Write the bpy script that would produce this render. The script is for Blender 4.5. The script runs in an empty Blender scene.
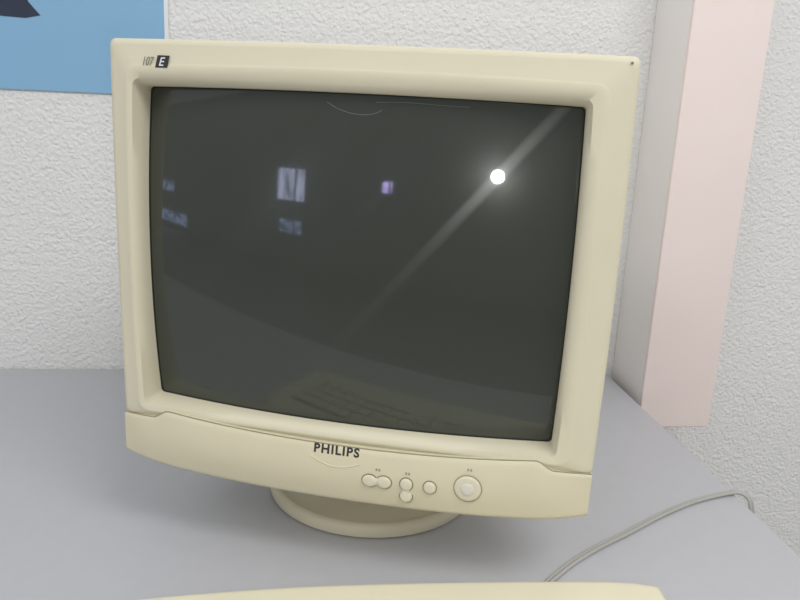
import bpy, bmesh, math
from mathutils import Matrix, Vector
scene=bpy.context.scene
scene.view_settings.view_transform='Standard'
COL=bpy.context.collection
TH=math.atan(.33)

# ---------------- materials ----------------
def srgb(r,g,b):
    f=lambda v:(v/255/12.92) if v/255<=.04045 else ((v/255+.055)/1.055)**2.4
    return (f(r),f(g),f(b),1)
def mat(name,col,rough=.5,var=.03,scale=30,bump=0,bscale=200,metal=0,spec=.5,coat=0,crough=.03):
    m=bpy.data.materials.new(name); m.use_nodes=True
    nt=m.node_tree; N=nt.nodes; L=nt.links; b=N['Principled BSDF']
    b.inputs['Roughness'].default_value=rough; b.inputs['Metallic'].default_value=metal
    b.inputs['Specular IOR Level'].default_value=spec; b.inputs['Coat Weight'].default_value=coat; b.inputs['Coat Roughness'].default_value=crough
    tc=N.new('ShaderNodeTexCoord'); n=N.new('ShaderNodeTexNoise'); n.inputs['Scale'].default_value=scale; n.inputs['Detail'].default_value=3
    L.new(tc.outputs['Object'],n.inputs['Vector'])
    r=N.new('ShaderNodeValToRGB')
    r.color_ramp.elements[0].position=.3; r.color_ramp.elements[1].position=.7
    r.color_ramp.elements[0].color=tuple(min(1,v*(1-var)) for v in col[:3])+(1,)
    r.color_ramp.elements[1].color=tuple(min(1,v*(1+var)) for v in col[:3])+(1,)
    L.new(n.outputs['Fac'],r.inputs['Fac']); L.new(r.outputs['Color'],b.inputs['Base Color'])
    if bump:
        n2=N.new('ShaderNodeTexNoise'); n2.inputs['Scale'].default_value=bscale; n2.inputs['Detail'].default_value=2
        L.new(tc.outputs['Object'],n2.inputs['Vector'])
        bp=N.new('ShaderNodeBump'); bp.inputs['Strength'].default_value=bump; bp.inputs['Distance'].default_value=.001
        L.new(n2.outputs['Fac'],bp.inputs['Height']); L.new(bp.outputs['Normal'],b.inputs['Normal'])
    return m
def stucco(name,col):
    m=bpy.data.materials.new(name); m.use_nodes=True
    nt=m.node_tree; N=nt.nodes; L=nt.links; b=N['Principled BSDF']
    b.inputs['Roughness'].default_value=.8; b.inputs['Base Color'].default_value=col
    tc=N.new('ShaderNodeTexCoord')
    n1=N.new('ShaderNodeTexVoronoi'); n1.feature='SMOOTH_F1'; n1.inputs['Scale'].default_value=205; n1.inputs['Smoothness'].default_value=.6
    n2=N.new('ShaderNodeTexNoise'); n2.inputs['Scale'].default_value=185; n2.inputs['Detail'].default_value=3
    w=N.new('ShaderNodeTexNoise'); w.inputs['Scale'].default_value=110; w.inputs['Detail'].default_value=1
    mx=N.new('ShaderNodeVectorMath'); mx.operation='MULTIPLY_ADD'; mx.inputs[1].default_value=(.008,.008,.008)
    L.new(tc.outputs['Object'],w.inputs['Vector']); L.new(w.outputs['Color'],mx.inputs[0]); L.new(tc.outputs['Object'],mx.inputs[2])
    L.new(mx.outputs[0],n1.inputs['Vector']); L.new(tc.outputs['Object'],n2.inputs['Vector'])
    a=N.new('ShaderNodeMath'); a.operation='MULTIPLY_ADD'; a.inputs[1].default_value=-.75
    L.new(n1.outputs['Distance'],a.inputs[0]); L.new(n2.outputs['Fac'],a.inputs[2])
    bp=N.new('ShaderNodeBump'); bp.inputs['Strength'].default_value=.7; bp.inputs['Distance'].default_value=.0028
    L.new(a.outputs[0],bp.inputs['Height']); L.new(bp.outputs['Normal'],b.inputs['Normal'])
    return m
def emis(name,col,st,sc=(14,1,3)):
    m=bpy.data.materials.new(name); m.use_nodes=True; nt=m.node_tree; b=nt.nodes['Principled BSDF']
    b.inputs['Base Color'].default_value=col
    tc=nt.nodes.new('ShaderNodeTexCoord'); mp=nt.nodes.new('ShaderNodeMapping'); mp.inputs['Scale'].default_value=sc
    n=nt.nodes.new('ShaderNodeTexNoise'); n.inputs['Scale'].default_value=1; n.inputs['Detail'].default_value=1
    r=nt.nodes.new('ShaderNodeValToRGB'); r.color_ramp.elements[0].position=.36; r.color_ramp.elements[1].position=.58
    r.color_ramp.elements[0].color=tuple(v*.2 for v in col[:3])+(1,); r.color_ramp.elements[1].color=col
    nt.links.new(tc.outputs['Object'],mp.inputs['Vector']); nt.links.new(mp.outputs[0],n.inputs['Vector']); nt.links.new(n.outputs['Fac'],r.inputs['Fac']); nt.links.new(r.outputs['Color'],b.inputs['Emission Color'])
    b.inputs['Emission Strength'].default_value=st
    return m
BEIGE=mat('beige_plastic',srgb(214,208,184),.5,.012,20,.12,1500)
BEIGE2=mat('beige_plastic_lower',srgb(210,203,177),.5,.012,20,.12,1500)
BUTTON=mat('button_plastic',srgb(214,208,186),.35,.01)
SEAM=mat('seam_shadow_beige',srgb(154,146,120),.7,.02)
RECESS=mat('recess_shadow_beige',srgb(132,124,100),.7,.02)
SILVER=mat('power_cap_grey',srgb(212,210,200),.3,.02)
DARK=mat('dark_print',srgb(48,48,45),.5,.05)
GREYP=mat('grey_print',srgb(120,117,102),.5,.05)
MARK=mat('faint_print',srgb(150,145,125),.5,.05)
BLACK=mat('black_plastic',srgb(24,25,24),.5,.05)
GLASS=mat('dark_tube_glass',srgb(52,57,50),.035,.04,6,spec=.5,coat=.4,crough=.22)
# faint directional wiping marks on the glass
nt=GLASS.node_tree; N=nt.nodes; L=nt.links
gl=N.new('ShaderNodeBsdfAnisotropic'); gl.inputs['Roughness'].default_value=.125; gl.inputs['Anisotropy'].default_value=.88; gl.inputs['Color'].default_value=(.9,.9,.9,1)
cv=N.new('ShaderNodeCombineXYZ'); cv.inputs[0].default_value=.73; cv.inputs[1].default_value=-.24; cv.inputs[2].default_value=-.64
L.new(cv.outputs[0],gl.inputs['Tangent'])
mxs=N.new('ShaderNodeMixShader'); mxs.inputs[0].default_value=.008
L.new(N['Principled BSDF'].outputs[0],mxs.inputs[1]); L.new(gl.outputs[0],mxs.inputs[2]); L.new(mxs.outputs[0],N['Material Output'].inputs['Surface'])
STREAK=mat('scratch_grey',srgb(112,115,113),.4,.05)
DESK=mat('grey_laminate',srgb(183,184,189),.45,.012,60,.05,900)
STUC=stucco('white_stucco',srgb(229,229,228))
PINK=mat('pale_pink_paint',srgb(245,230,226),.6,.012,8,.15,300)
STRIP=mat('white_paint',srgb(245,240,237),.6,.012,8,.15,300)
BLUE=mat('light_blue_paper',srgb(134,180,214),.5,.02,4)
WHITE=mat('white_paper',srgb(228,232,235),.5,.01)
NAVY=mat('navy_print',srgb(42,50,70),.5,.05)
CABLE=mat('grey_cable_sheath',srgb(170,169,164),.45,.02)
KEYB=mat('cream_plastic',srgb(226,220,194),.45,.015,20,.1,1500)
KEYC=mat('key_plastic',srgb(226,222,200),.45,.015)
STEEL=mat('grey_steel',srgb(120,122,126),.4,.02,metal=.6)
FLOORM=mat('grey_floor_tile',srgb(170,168,164),.5,.05,6)
REAR=mat('rear_wall_paint',srgb(196,197,196),.8,.02,3)

# ---------------- helpers ----------------
def link(o,parent=None):
    COL.objects.link(o)
    if parent: o.parent=parent
    return o
def mesh(name,vs,fs,m,parent=None,smooth=True,angle=40):
    me=bpy.data.meshes.new(name); me.from_pydata([tuple(v) for v in vs],[],fs)
    bm=bmesh.new(); bm.from_mesh(me); bmesh.ops.remove_doubles(bm,verts=bm.verts,dist=1e-7); bmesh.ops.recalc_face_normals(bm,faces=bm.faces); bm.to_mesh(me); bm.free()
    me.materials.append(m)
    if smooth:
        me.polygons.foreach_set('use_smooth',[True]*len(me.polygons)); me.set_sharp_from_angle(angle=math.radians(angle))
    o=bpy.data.objects.new(name,me); return link(o,parent)
def box(name,x0,x1,y0,y1,z0,z1,m,parent=None,bev=0):
    me=bpy.data.meshes.new(name); bm=bmesh.new(); bmesh.ops.create_cube(bm,size=1)
    for v in bm.verts: v.co=Vector(((x0+x1)/2+v.co.x*(x1-x0),(y0+y1)/2+v.co.y*(y1-y0),(z0+z1)/2+v.co.z*(z1-z0)))
    if bev: bmesh.ops.bevel(bm,geom=bm.edges[:],offset=bev,segments=3,affect='EDGES',profile=.5)
    bm.to_mesh(me); bm.free(); me.materials.append(m)
    me.polygons.foreach_set('use_smooth',[True]*len(me.polygons)); me.set_sharp_from_angle(angle=math.radians(40))
    return link(bpy.data.objects.new(name,me),parent)
def loft(rings,cap0=False,cap1=False,closed_ring=True):
    vs=[];fs=[];n=len(rings[0])
    for r in rings: vs+=r
    for i in range(len(rings)-1):
        for j in range(n if closed_ring else n-1):
            k=(j+1)%n; fs.append((i*n+j,i*n+k,(i+1)*n+k,(i+1)*n+j))
    if cap0: fs.append(tuple(range(n)))
    if cap1: fs.append(tuple((len(rings)-1)*n+j for j in range(n)))
    return vs,fs
def rrect(x0,x1,z0,z1,r,bow=0,k=8,q=14):
    cx,cz,hw,hh=(x0+x1)/2,(z0+z1)/2,(x1-x0)/2,(z1-z0)/2
    P=[]
    cs=[(x1-r,z1-r,0),(x0+r,z1-r,90),(x0+r,z0+r,180),(x1-r,z0+r,270)]
    for i,(a,b,st) in enumerate(cs):
        for j in range(k+1):
            t=math.radians(st+90*j/k); P.append((a+r*math.cos(t),b+r*math.sin(t)))
        na,nb,ns=cs[(i+1)%4]; t=math.radians(ns); e=(na+r*math.cos(t),nb+r*math.sin(t)); l=P[-1]
        for j in range(1,q): P.append((l[0]+(e[0]-l[0])*j/q,l[1]+(e[1]-l[1])*j/q))
    out=[]
    for x,z in P:
        u,v=(x-cx)/hw,(z-cz)/hh
        out.append((x+bow*u*(1-v*v),z+bow*v*(1-u*u)))
    return out
def tube(name,pts,r,m,parent=None,res=10,sub=8,twist=None):
    pts=[Vector(p) for p in pts]; P=[]
    n=len(pts)
    for i in range(n-1):
        p0=pts[max(i-1,0)];p1=pts[i];p2=pts[i+1];p3=pts[min(i+2,n-1)]
        for j in range(sub):
            t=j/sub
            P.append(.5*((2*p1)+(p2-p0)*t+(2*p0-5*p1+4*p2-p3)*t*t+(3*p1-p0-3*p2+p3)*t**3))
    P.append(pts[-1]); rings=[]
    up=Vector((0,0,1))
    for i,p in enumerate(P):
        d=(P[min(i+1,len(P)-1)]-P[max(i-1,0)]).normalized()
        a=d.cross(up)
        if a.length<1e-3: a=Vector((1,0,0))
        a.normalize(); b=a.cross(d).normalized()
        o=Vector((0,0,0))
        if twist: o=a*twist
        rings.append([p+o+(a*math.cos(2*math.pi*j/res)+b*math.sin(2*math.pi*j/res))*r for j in range(res)])
    vs,fs=loft(rings,True,True); return mesh(name,vs,fs,m,parent)
def lathe(name,prof,cx,cy,m,parent=None,n=72,sx=1,sy=1):
    rings=[[Vector((cx+r*sx*math.cos(2*math.pi*j/n),cy+r*sy*math.sin(2*math.pi*j/n),z)) for j in range(n)] for r,z in prof]
    vs,fs=loft(rings,True,True); return mesh(name,vs,fs,m,parent,angle=35)
def empty(name,loc,rz=0):
    e=bpy.data.objects.new(name,None); e.location=loc; e.rotation_euler=(0,0,rz); e.empty_display_size=.05; return link(e)
def info(o,label,cat): o['label']=label; o['category']=cat
def textmesh(name,body,size,m,parent,fn,bold=.0,width=None,cx=0,cz=0,shear=0,space=1):
    cu=bpy.data.curves.new(name,'FONT'); cu.body=body; cu.size=size; cu.offset=bold; cu.align_x='CENTER'; cu.align_y='CENTER'; cu.resolution_u=4; cu.shear=shear; cu.space_character=space
    t=bpy.data.objects.new('tmp',cu); COL.objects.link(t); dg=bpy.context.evaluated_depsgraph_get(); dg.update()
    me=bpy.data.meshes.new_from_object(t.evaluated_get(dg)); bpy.data.objects.remove(t)
    xs=[v.co.x for v in me.vertices]; ys=[v.co.y for v in me.vertices]
    mx,my=(min(xs)+max(xs))/2,(min(ys)+max(ys))/2; k=1 if not width else width/(max(xs)-min(xs))
    for v in me.vertices:
        x=cx+(v.co.x-mx)*k; z=cz+(v.co.y-my); v.co=Vector(fn(x,z))
    me.name=name; me.materials.clear(); me.materials.append(m)
    o=bpy.data.objects.new(name,me); return link(o,parent)

# ---------------- room ----------------
WY=.4564
def struct(o): o['kind']='structure'; return o
struct(box('wall_back',-2.2,2.4,WY,WY+.12,0,2.7,STUC))
struct(box('floor',-8,3.6,-3.3,WY+.12,-.1,0,FLOORM))
struct(box('wall_front',-8,3.6,-3.4,-3.3,0,2.2,REAR))
W1=emis('window_light_cool',(.66,.7,1,1),7); W2=emis('window_light_violet',(.6,.5,1,1),22,(5,1,5)); W3=emis('window_light_dim',(.5,.6,1,1),3,(6,1,9))
def glow_panel(n,x0,x1,z0,z1,m):  # unseen glowing panel, added for the bright patches mirrored in the tube glass
    o=empty('window_%d'%n,((x0+x1)/2,-3.3,z0)); struct(o)
    w,h=(x1-x0)/2,z1-z0
    box('window_pane',-w,w,.001,.012,0,h,m,o)
    for a,b,p,q in ((-w-.03,-w,-.03,h+.03),(w,w+.03,-.03,h+.03),(-w,w,h,h+.03),(-w,w,-.03,0),(w*.3,w*.3+.02,0,h)):
        box('window_frame',a,b,0,.03,p,q,WHITE,o)
glow_panel(1,-3.16,-2.68,.82,1.2,W1); glow_panel(2,-1.60,-1.48,1.01,1.12,W2); glow_panel(3,-7.2,-6.1,.66,.84,W3); glow_panel(4,-3.12,-2.72,.42,.58,W3); glow_panel(5,-7.1,-5.6,.1,.3,W3)

# wall mounted pink boxing (painted duct)
duct=empty('duct_boxing',(.645,WY,.707)); info(duct,'pale pink painted vertical boxing fixed to the stucco wall','duct')
box('front_panel',-.053,.053,-.112,-.106,0,1.9,PINK,duct,.0025)
box('side_panel',-.053,.053,-.106,-.0005,0,1.9,STRIP,duct,.001)

# poster
po=empty('wall_poster',(-.3,WY,1.1325)); info(po,'light blue paper poster with a white edge on the stucco wall','poster')
box('sheet',-.42,.2365,-.003,-.0005,0,.46,BLUE,po)
box('border',.2325,.2375,-.0034,-.0006,-.0,.46,WHITE,po)
mesh('printed_picture',[(-.1,-.0036,.092),(.03,-.0036,.089),(.062,-.0036,.088),(.080,-.0036,.092),(.066,-.0036,.108),(.060,-.0036,.2),(-.1,-.0036,.2)],[(0,1,2,3,4,5,6)],NAVY,po,False)

# ---------------- desk ----------------
desk=empty('desk',(-.4,.05,0)); info(desk,'grey laminate desk pushed against the stucco wall','desk')
box('desktop',-1.0,.98,-.43,.4044,.722,.75,DESK,desk,.0015)
for x in (-.93,.91):
    for y in (-.38,.35):
        box('leg',x-.02,x+.02,y-.02,y+.02,0,.722,STEEL,desk,.003)

# ---------------- monitor ----------------
M=empty('computer_monitor',(.2078,.1126,.75),-TH)
info(M,'beige boxy tube monitor switched off on a grey desk','computer monitor')
O=Vector((.1625,.172,-.146))
def T(x,y,z): return Vector((x,y,z))-O
CX=.1625
R=1.1
def gy(x,z): return .003+R-math.sqrt(R*R-(x-CX)**2-(z-.123)**2)
def ring(x0,x1,z0,z1,r,y,bow=0): return [T(x,y if not callable(y) else y(x,z),z) for x,z in rrect(x0,x1,z0,z1,r,bow)]
ZB=-.026
# screen opening
a0,a1,b0,b1=-.0118,.3268,-.0116,.2476
rings=[ring(-.0325,.3583,ZB,.2812,.006,.052,.0015),
 ring(-.0338,.3595,ZB,.2822,.005,.008,.0015),
 ring(-.0335,.3592,ZB,.2819,.005,.003,.0015),
 ring(-.0320,.3577,ZB+.002,.2805,.005,.0008,.0015),
 ring(-.0290,.3547,ZB+.004,.2775,.005,.0000,.0015),
 ring(-.0208,.3425,-.0208,.2640,.009,-.0003,.003),
 ring(-.0200,.3417,-.0203,.2630,.009,-.0007,.003),
 ring(-.0188,.3405,-.0198,.2615,.009,-.0011,.003),
 ring(-.0170,.3370,-.0182,.2585,.008,-.0010,.003),
 ring(-.0145,.3310,-.0145,.2530,.006,-.0001,.003),
 ring(a0-.0012,a1+.0012,b0-.0012,b1+.0012,.004,lambda x,z:gy(x,z)*.35-.001,.002),
 ring(a0,a1,b0,b1,.003,lambda x,z:gy(x,z)*.5+.001,.002),
 ring(a0,a1,b0,b1,.003,lambda x,z:gy(x,z)+.004,.002)]
vs,fs=loft(rings); bez=mesh('bezel',vs,fs,BEIGE,M,angle=50)
# glass
nx,nz=48,36; vs=[];fs=[]
for i in range(nz+1):
    for j in range(nx+1):
        x=-.0150+.346*j/nx; z=-.0150+.267*i/nz; vs.append(T(x,gy(x,z),z))
for i in range(nz):
    for j in range(nx):
        a=i*(nx+1)+j; fs.append((a,a+1,a+nx+2,a+nx+1))
scr=mesh('screen',vs,fs,GLASS,M); scr['label']='dark glossy curved glass tube face'
g=[ring(a0-.002,a1+.002,b0-.002,b1+.002,.004,lambda x,z:gy(x,z)-.0002,.002),ring(a0+.0009,a1-.0009,b0+.0009,b1-.0009,.004,lambda x,z:gy(x,z)-.0006,.002),ring(a0+.0013,a1-.0013,b0+.0013,b1-.0013,.004,lambda x,z:gy(x,z)+.001,.002)]
vs,fs=loft(g); mesh('gasket',vs,fs,BLACK,M)
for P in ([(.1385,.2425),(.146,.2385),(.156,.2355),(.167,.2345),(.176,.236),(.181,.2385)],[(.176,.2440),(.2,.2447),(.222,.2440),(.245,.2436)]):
    tube('scratch',[T(x,gy(x,z)-.00005,z) for x,z in P],.0002,STREAK,M,6,4)  # reflected light streaks modelled as thin grey tubes on the glass
# chin
def S(x): return (x-CX)/.195
def ss(t): t=max(0,min(1,t)); return t*t*(3-2*t)
def top(x):
    d=abs(x-CX)
    arc=-.0262+.0086*min(1,(d/.152))**2
    k=ss((d-.154)/.014)
    return arc*(1-k)+(-.0245)*k
def bot(x):
    s=abs(S(x)); return -.0750+.0100*s*s+.0035*s**10
def cy(x,z):
    s=min(1,abs(S(x))); v=(top(x)-z)/(top(x)-bot(x))
    return -.0012-.0046*(1-s**4)-.0040*math.sin(math.pi*max(0,min(1,v)))*(1-s**6)+.0015*s**12
cols=[]
NX=120
for i in range(NX+1):
    x=-.0336+.3929*i/NX; a,b=top(x),bot(x); h=a-b; p=[]
    p.append(T(x,.05,a)); p.append(T(x,cy(x,a)+.0012,a)); p.append(T(x,cy(x,a)+.0004,a-.0003))
    for j in range(1,13):
        z=a-.001-(h-.006)*(j-1)/11; p.append(T(x,cy(x,z),z))
    for j in range(1,6):
        t=math.radians(90*j/5); z=b+.005-.005*math.sin(t); p.append(T(x,cy(x,b+.005)+.005*(1-math.cos(t))*1.3,z))
    p.append(T(x,.05,b+.004)); cols.append(p)
vs,fs=loft(cols,True,True)
chin=mesh('lower_panel',vs,fs,BEIGE2,M,angle=45)
pts=[]
for i in range(0,NX+1):
    x=-.0336+.3929*i/NX; pts.append(T(x,cy(x,top(x))+.0008,top(x)+.0003))
tube('seam',pts,.0005,SEAM,M,6,1)
# housing
def hr(x0,x1,z0,z1,r,y): return [T(x,y,z) for x,z in rrect(x0,x1,z0,z1,r)]
rings=[hr(-.029,.354,-.056,.277,.012,.046),hr(-.028,.353,-.056,.276,.015,.09),hr(-.012,.337,-.050,.266,.022,.15),hr(.02,.305,-.046,.246,.03,.21),hr(.045,.28,-.042,.226,.03,.28),hr(.06,.265,-.03,.205,.03,.37),hr(.068,.257,-.02,.196,.025,.385)]
vs,fs=loft(rings,True,True); hous=mesh('housing',vs,fs,BEIGE,M,angle=45)
for k in range(9):
    box('vent',.08-.1625,.245-.1625,.058-.172+.009*k,.0615-.172+.009*k,.2755+.146,.2768+.146,SEAM,M,.0004)
# stand
BX,BY=-.012,-.013
lathe('base_disc',[(.09,0),(.1005,0),(.1045,.002),(.105,.006),(.1045,.0105),(.102,.0135),(.0995,.0143),(.0980,.0118),(.0945,.0118),(.08,.018),(.065,.026)],BX,BY,BEIGE,M)
lathe('swivel_neck',[(.075,.02),(.072,.03),(.066,.05),(.066,.09),(.06,.1)],BX,BY,BEIGE2,M)
# lettering
textmesh('brand_lettering','PHILIPS',.0098,DARK,M,lambda x,z:T(x,cy(x,z)-.00015,z),bold=.00034,width=.0380,cx=.1583,cz=-.0295,space=1.18)
textmesh('model_number','107',.0090,GREYP,M,lambda x,z:T(x,-.0014,z),width=.0098,cx=.0006,cz=.2660,shear=.4,bold=.0001)
mesh('model_badge',[T(.0058,-.0014,.2616),T(.0158,-.0014,.2616),T(.0182,-.0014,.2705),T(.0082,-.0014,.2705)],[(0,1,2,3)],DARK,M,False)
textmesh('model_letter','E',.0088,WHITE,M,lambda x,z:T(x,-.0016,z),width=.0056,cx=.0118,cz=.2660,shear=.35,bold=.0001)
pts=[]
for i in range(13):
    t=i/12; x=.137+.041*t; z=-.0365-.0055*math.sin(math.pi*t)-.002*t; pts.append(T(x,cy(x,z)+.0003,z))
tube('relief_swoosh',pts,.0008,BEIGE2,M,8,2)
# buttons
def dome(name,x,z,rx,rz,h,m,parent,flat=.55):
    y0=cy(x,z)+.0004; prof=[(1.0,0),(1.0,-.5),(.93,-.8),(.8,-.95),(.5,-1.02),(.1,-1.05)]
    rings=[[T(x+rx*a*math.cos(2*math.pi*j/28),y0+h*d,z+rz*a*math.sin(2*math.pi*j/28)) for j in range(28)] for a,d in prof]
    vs,fs=loft(rings,True,True); return mesh(name,vs,fs,m,parent,angle=50)
def collar(x,z,rx,rz,m=RECESS): 
    y0=cy(x,z)+.0002; prof=[(1,0),(1,-.0004),(.9,-.0005)]
    rings=[[T(x+rx*a*math.cos(2*math.pi*j/28),y0+d,z+rz*a*math.sin(2*math.pi*j/28)) for j in range(28)] for a,d in prof]
    vs,fs=loft(rings,True,True); return mesh('button_recess',vs,fs,m,M)
for x,z,rx,rz in ((.1872,-.0503,.0060,.0050),(.1990,-.0500,.0060,.0050),(.2172,-.0492,.0050,.0052),(.2174,-.0598,.0050,.0050),(.2362,-.0490,.0050,.0050)):
    collar(x,z,rx+.0008,rz+.0008); dome('button',x,z,rx,rz,.0028,BUTTON,M)
def bridge(x,z,hx,hz):
    P=rrect(x-hx,x+hx,z-hz,z+hz,min(hx,hz)*.6,0,4,2); y0=cy(x,z)
    vs,fs=loft([[T(p,y0+.0002,q) for p,q in P],[T(p,y0-.0014,q) for p,q in P],[T(x+(p-x)*.85,y0-.0018,z+(q-z)*.85) for p,q in P]],True,True); mesh('button_link',vs,fs,BUTTON,M)
bridge(.1931,-.0501,.0030,.0028); bridge(.2173,-.0545,.0028,.0024)
collar(.2660,-.0455,.0114,.0114,SEAM); dome('power_button',.2660,-.0455,.0106,.0106,.0022,BUTTON,M)
y0=cy(.2660,-.0455)
def disc(name,r,d0,prof,m):
    rings=[[T(.2660+r*a*math.cos(2*math.pi*j/32),y0+d0+d,-.0455+r*a*math.sin(2*math.pi*j/32)) for j in range(32)] for a,d in prof]
    vs,fs=loft(rings,True,True); mesh(name,vs,fs,m,M)
disc('power_button_cap',.0052,-.0018,((1,0),(1,-.0005),(.9,-.0009),(.5,-.0012),(.1,-.0013)),SILVER)
for x,z in ((.1935,-.0405),(.2178,-.0402),(.2665,-.0305)):
    for dx in (-.0012,.0012):
        a=[(x+dx-.0007,z-.001),(x+dx+.0007,z-.001),(x+dx+.0007,z+.001),(x+dx-.0007,z+.001)]
        mesh('control_marking',[T(p,cy(p,q)-.0002,q) for p,q in a],[(0,1,2,3)],MARK,M,False)
mesh('indicator_dot',[T(.3535+.0010*math.cos(a*math.pi/5),-.0006,.2775+.0010*math.sin(a*math.pi/5)) for a in range(10)],[tuple(range(10))],GREYP,M,False)

# ---------------- keyboard ----------------
K=empty('keyboard',(.174,-.187,.75)); info(K,'cream plastic keyboard with a curved rear edge on the desk','keyboard')
def kout(inset,zf):
    P=[];n=24
    hw=.232-inset
    for i in range(n+1):
        x=hw-2*hw*i/n; u=x/hw; y=.0825-.018*min(0,u)**2-.006*max(0,u)**2-.006*abs(u)**16-inset; P.append((x,y))
    for i in range(n+1):
        x=-hw+2*hw*i/n; u=x/hw; y=-.085-.006*(1-u*u)+.006*abs(u)**12+inset; P.append((x,y))
    return [Vector((x,y,zf(y))) for x,y in P]
sl=lambda h:(lambda y:h+.012*(y+.09)/.17)
rings=[kout(.003,lambda y:0.0),kout(0,lambda y:.003),kout(0,sl(.011)),kout(.0015,sl(.0145)),kout(.004,sl(.0165)),kout(.007,sl(.017))]
vs,fs=loft(rings,True,True); mesh('body',vs,fs,KEYB,K,angle=45)
bm=bmesh.new(); bmesh.ops.create_cube(bm,size=1)
for v in bm.verts:
    k=.84 if v.co.z>0 else 1; v.co=Vector((v.co.x*.0186*k,v.co.y*.0184*k,v.co.z*.006))
bmesh.ops.bevel(bm,geom=bm.edges[:],offset=.001,segments=2,affect='EDGES'); km=bpy.data.meshes.new('key'); bm.to_mesh(km); bm.free(); km.materials.append(KEYC)
for r in range(4):
    for q in range(20):
        if r==3 and 3<=q<=8: continue
        y=.020-.019*r; o=bpy.data.objects.new('key',km); link(o,K); o.location=(-.19+.0195*q+(.006 if q>14 else 0),y,sl(.017)(y)+.0022)
y=.020-.019*3; o=bpy.data.objects.new('space_bar',km); link(o,K); o.location=(-.19+.0195*5.5,y,sl(.017)(y)+.0022); o.scale=(6.2,1,1)

# ---------------- cable ----------------
cb=[(.300,-.105,.7535),(.318,-.090,.7535),(.3357,-.0705),(.3620,-.0471),(.3934,-.0244),(.4322,-.0002),(.4750,.0278),(.5187,.0522),(.553,.066),(.5785,.071,.7535),(.588,.067,.752),(.591,.060,.744),(.5915,.055,.71),(.590,.05,.6),(.588,.06,.45)]
cb=[p if len(p)==3 else (p[0],p[1],.7522) for p in cb]
ca=tube('cable',cb,.0018,CABLE); info(ca,'thin pale grey twin cable lying across the desk edge','cable')
tube('strand',cb,.0016,CABLE,ca,twist=-.0034)

# ---------------- light ----------------
wd=bpy.data.worlds.new('world'); scene.world=wd; wd.use_nodes=True
nt=wd.node_tree; bg=nt.nodes['Background']
tc=nt.nodes.new('ShaderNodeTexCoord'); sx=nt.nodes.new('ShaderNodeSeparateXYZ'); rp=nt.nodes.new('ShaderNodeValToRGB')
nt.links.new(tc.outputs['Generated'],sx.inputs[0]); nt.links.new(sx.outputs['Z'],rp.inputs['Fac']); nt.links.new(rp.outputs['Color'],bg.inputs['Color'])
rp.color_ramp.elements[0].color=(.88,.88,.88,1); rp.color_ramp.elements[1].color=(1,1,1,1); bg.inputs['Strength'].default_value=.72
def area(name,loc,size,e,col,target):
    l=bpy.data.lights.new(name,'AREA'); l.shape='RECTANGLE'; l.size,l.size_y=size; l.energy=e; l.color=col
    o=link(bpy.data.objects.new(name,l)); o.location=loc; o.rotation_euler=(Vector(target)-Vector(loc)).to_track_quat('-Z','Y').to_euler(); return o
area('ceiling_lamp',(.9,-1.3,2.6),(1.2,.6),21,(1,.99,.98),(.85,.3,.8))  # overhead area light added for soft shading
area('ceiling_lamp',(-1.2,-1.5,2.6),(1.2,.6),10,(1,.99,.98),(.85,.3,.8))  # second fill added at left to brighten the boxing's side strip
fl=bpy.data.lights.new('phone_flash','POINT'); fl.energy=1.4; fl.shadow_soft_size=.014; fl.color=(1,1,.97)
fo=link(bpy.data.objects.new('phone_flash',fl)); fo.location=(.143,-.632,1.116)

# ---------------- camera ----------------
cam=bpy.data.cameras.new('camera'); cam.sensor_width=36; cam.lens=36*775/800; cam.clip_start=.01
co=link(bpy.data.objects.new('camera',cam)); scene.camera=co
m=Matrix(((.99286,-.01728,-.11803),(-.10981,.25406,-.96093),(.04659,.96703,.25035)))
co.matrix_world=Matrix.Translation((.12257,-.63184,1.1428))@m.to_quaternion().to_matrix().to_4x4()
